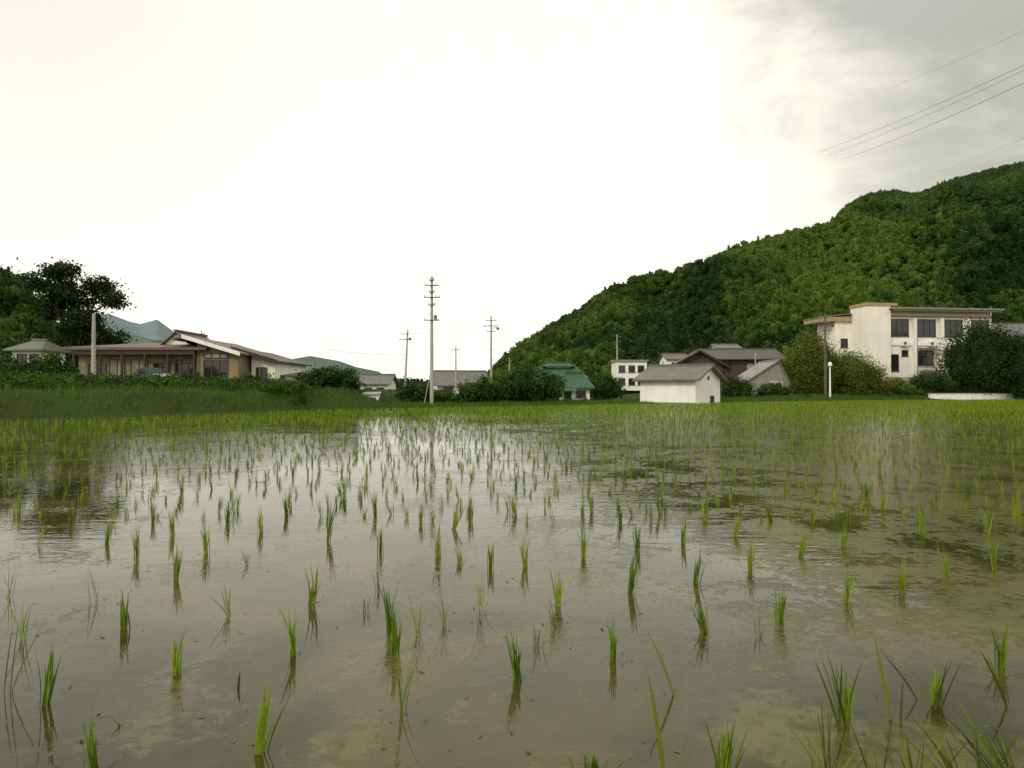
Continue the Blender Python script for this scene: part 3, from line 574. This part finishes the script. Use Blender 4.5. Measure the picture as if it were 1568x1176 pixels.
h=B('guy_wire_stay',(X(661,40),40,0),0); h.tube('stay',[(-.5,0,-.1),(-.05,0,2.2)],[.022,.015],M['whiteframe'],6); h.done()
h=B('street_lamp',(X(1271,65.3),65.3,gz(1271,65.3)-.1),0); H=Z(560,65.3)-gz(1271,65.3); h.tube('post',[(0,0,0),(0,0,H)],[.09,.06],M['paintwhite'],10); h.tube('lamp_head',[(0,0,H),(0,0,H+.1),(0,0,H+.35),(0,0,H+.45)],[.06,.2,.18,.05],M['paintwhite'],10); h.done()
def wire(a_,b_,sag,r=.012):
    a_=Vector(a_);b_=Vector(b_); pts=[a_.lerp(b_,t/16)-Vector((0,0,sag*4*(t/16)*(1-t/16))) for t in range(17)]
    V,Fs=tube(pts,[r]*17,5); me=bpy.data.meshes.new('power_line'); me.from_pydata(V,[],Fs); me.materials.append(M['steel']); obj('power_line',me)
wire(W(1255,232,90),W(1620,75,45),.3,.016); wire(W(1268,237,90),W(1620,82,45),.35,.014); wire(W(1290,243,90),W(1620,102,45),.35,.018)
wire(W(1352,137,80),W(1620,22,45),.2,.009); wire(W(1440,262,110),W(1620,188,70),.2,.010)
wire(W(495,534,60),p2-Vector((0,0,2.3)),.15,.012); wire(p2-Vector((0,0,.3)),p3-Vector((0,0,.8)),.3,.008)
# ---------------------------------------------------------------- small things on the left
h=B('parked_truck',(X(185,41),41,.9),0)
w=3.1; prof=[(0,.35),(0,.8),(.15,1.0),(.75,1.05),(.95,1.45),(1.05,1.5),(1.75,1.5),(1.85,1.05),(w,1.05),(w,.35)]
h.prism('body',prof,0,1.4,M['blue'])
h.box('side_window',1.05,1.7,-.012,-.002,1.08,1.4,M['glass']); h.box('bed_rail',1.95,w+.02,-.03,-.003,.95,1.12,M['whiteframe'])
for xx in(.6,2.5): h.tube('wheel',[(xx,-.05,.3),(xx,.15,.3)],[.28,.28],M['rubber'],16)
h.done()
h=B('notice_board',(X(168,40),40,.95),0); h.box('panel',-.2,.2,-.02,.02,.4,.95,M['paintwhite']); h.box('frame',-.22,.22,-.03,.03,.953,.99,M['concrete'])
for q in(-.16,.12): h.box('leg',q,q+.04,-.015,.015,0,.397,M['whiteframe'])
h.done()
# ---------------------------------------------------------------- world
w=bpy.data.worlds.new('World'); S.world=w; w.use_nodes=True; nt=w.node_tree; N=nt.nodes; L=nt.links; N.clear()
sky=N.new('ShaderNodeTexSky'); sky.sky_type='NISHITA'; sky.sun_disc=False
tc=N.new('ShaderNodeTexCoord')
out=N.new('ShaderNodeOutputWorld'); b1=N.new('ShaderNodeBackground'); b1.inputs[1].default_value=.1; L.new(sky.outputs[0],b1.inputs[0])
def dotd(v):
    n=N.new('ShaderNodeVectorMath'); n.operation='DOT_PRODUCT'; L.new(tc.outputs['Generated'],n.inputs[0]); n.inputs[1].default_value=Vector(v).normalized(); return n.outputs['Value']
cn=nz(3.2,8,(1,1,2.0),.58,.4)
cl=mr(mth('MULTIPLY_ADD',cn,.17,dotd((.75,1,.65))),1.035,1.098)
colr=mixc(cl,(1.17,1.13,1.0),(.57,.565,.52))
warm=mr(dotd((.85,1,.22)),.93,1.0); colr2=mixc(warm,(1.0,1.0,1.0),(.84,.84,.82))
mm=N.new('ShaderNodeMix'); mm.data_type='RGBA'; mm.blend_type='MULTIPLY'; mm.inputs[0].default_value=1; L.new(colr,mm.inputs[6]); L.new(colr2,mm.inputs[7])
b2=N.new('ShaderNodeBackground'); b2.inputs[1].default_value=1; L.new(mm.outputs[2],b2.inputs[0])
mx=N.new('ShaderNodeMixShader'); L.new(mr(dotd((-.8,1,.75)),.93,1.02,.97,.75),mx.inputs[0]); L.new(b1.outputs[0],mx.inputs[1]); L.new(b2.outputs[0],mx.inputs[2]); L.new(mx.outputs[0],out.inputs[0])
sl=bpy.data.lights.new('sun','SUN'); sl.energy=1.5; sl.angle=math.radians(12); sl.color=(1,.93,.74)
so=link(bpy.data.objects.new('sun',sl))
dirv=Vector((-.50,-.65,.60)).normalized(); so.rotation_euler=dirv.to_track_quat('Z','Y').to_euler()
sky.sun_elevation=math.asin(dirv.z); sky.sun_rotation=math.atan2(dirv.x,dirv.y)
# camera
cd=bpy.data.cameras.new('camera'); cd.lens=36*F/1568; cd.clip_end=8000; cd.clip_start=.05
co=link(bpy.data.objects.new('camera',cd)); co.location=(0,0,CH); co.rotation_euler=(math.radians(90)+math.atan(10/F),0,0); S.camera=co
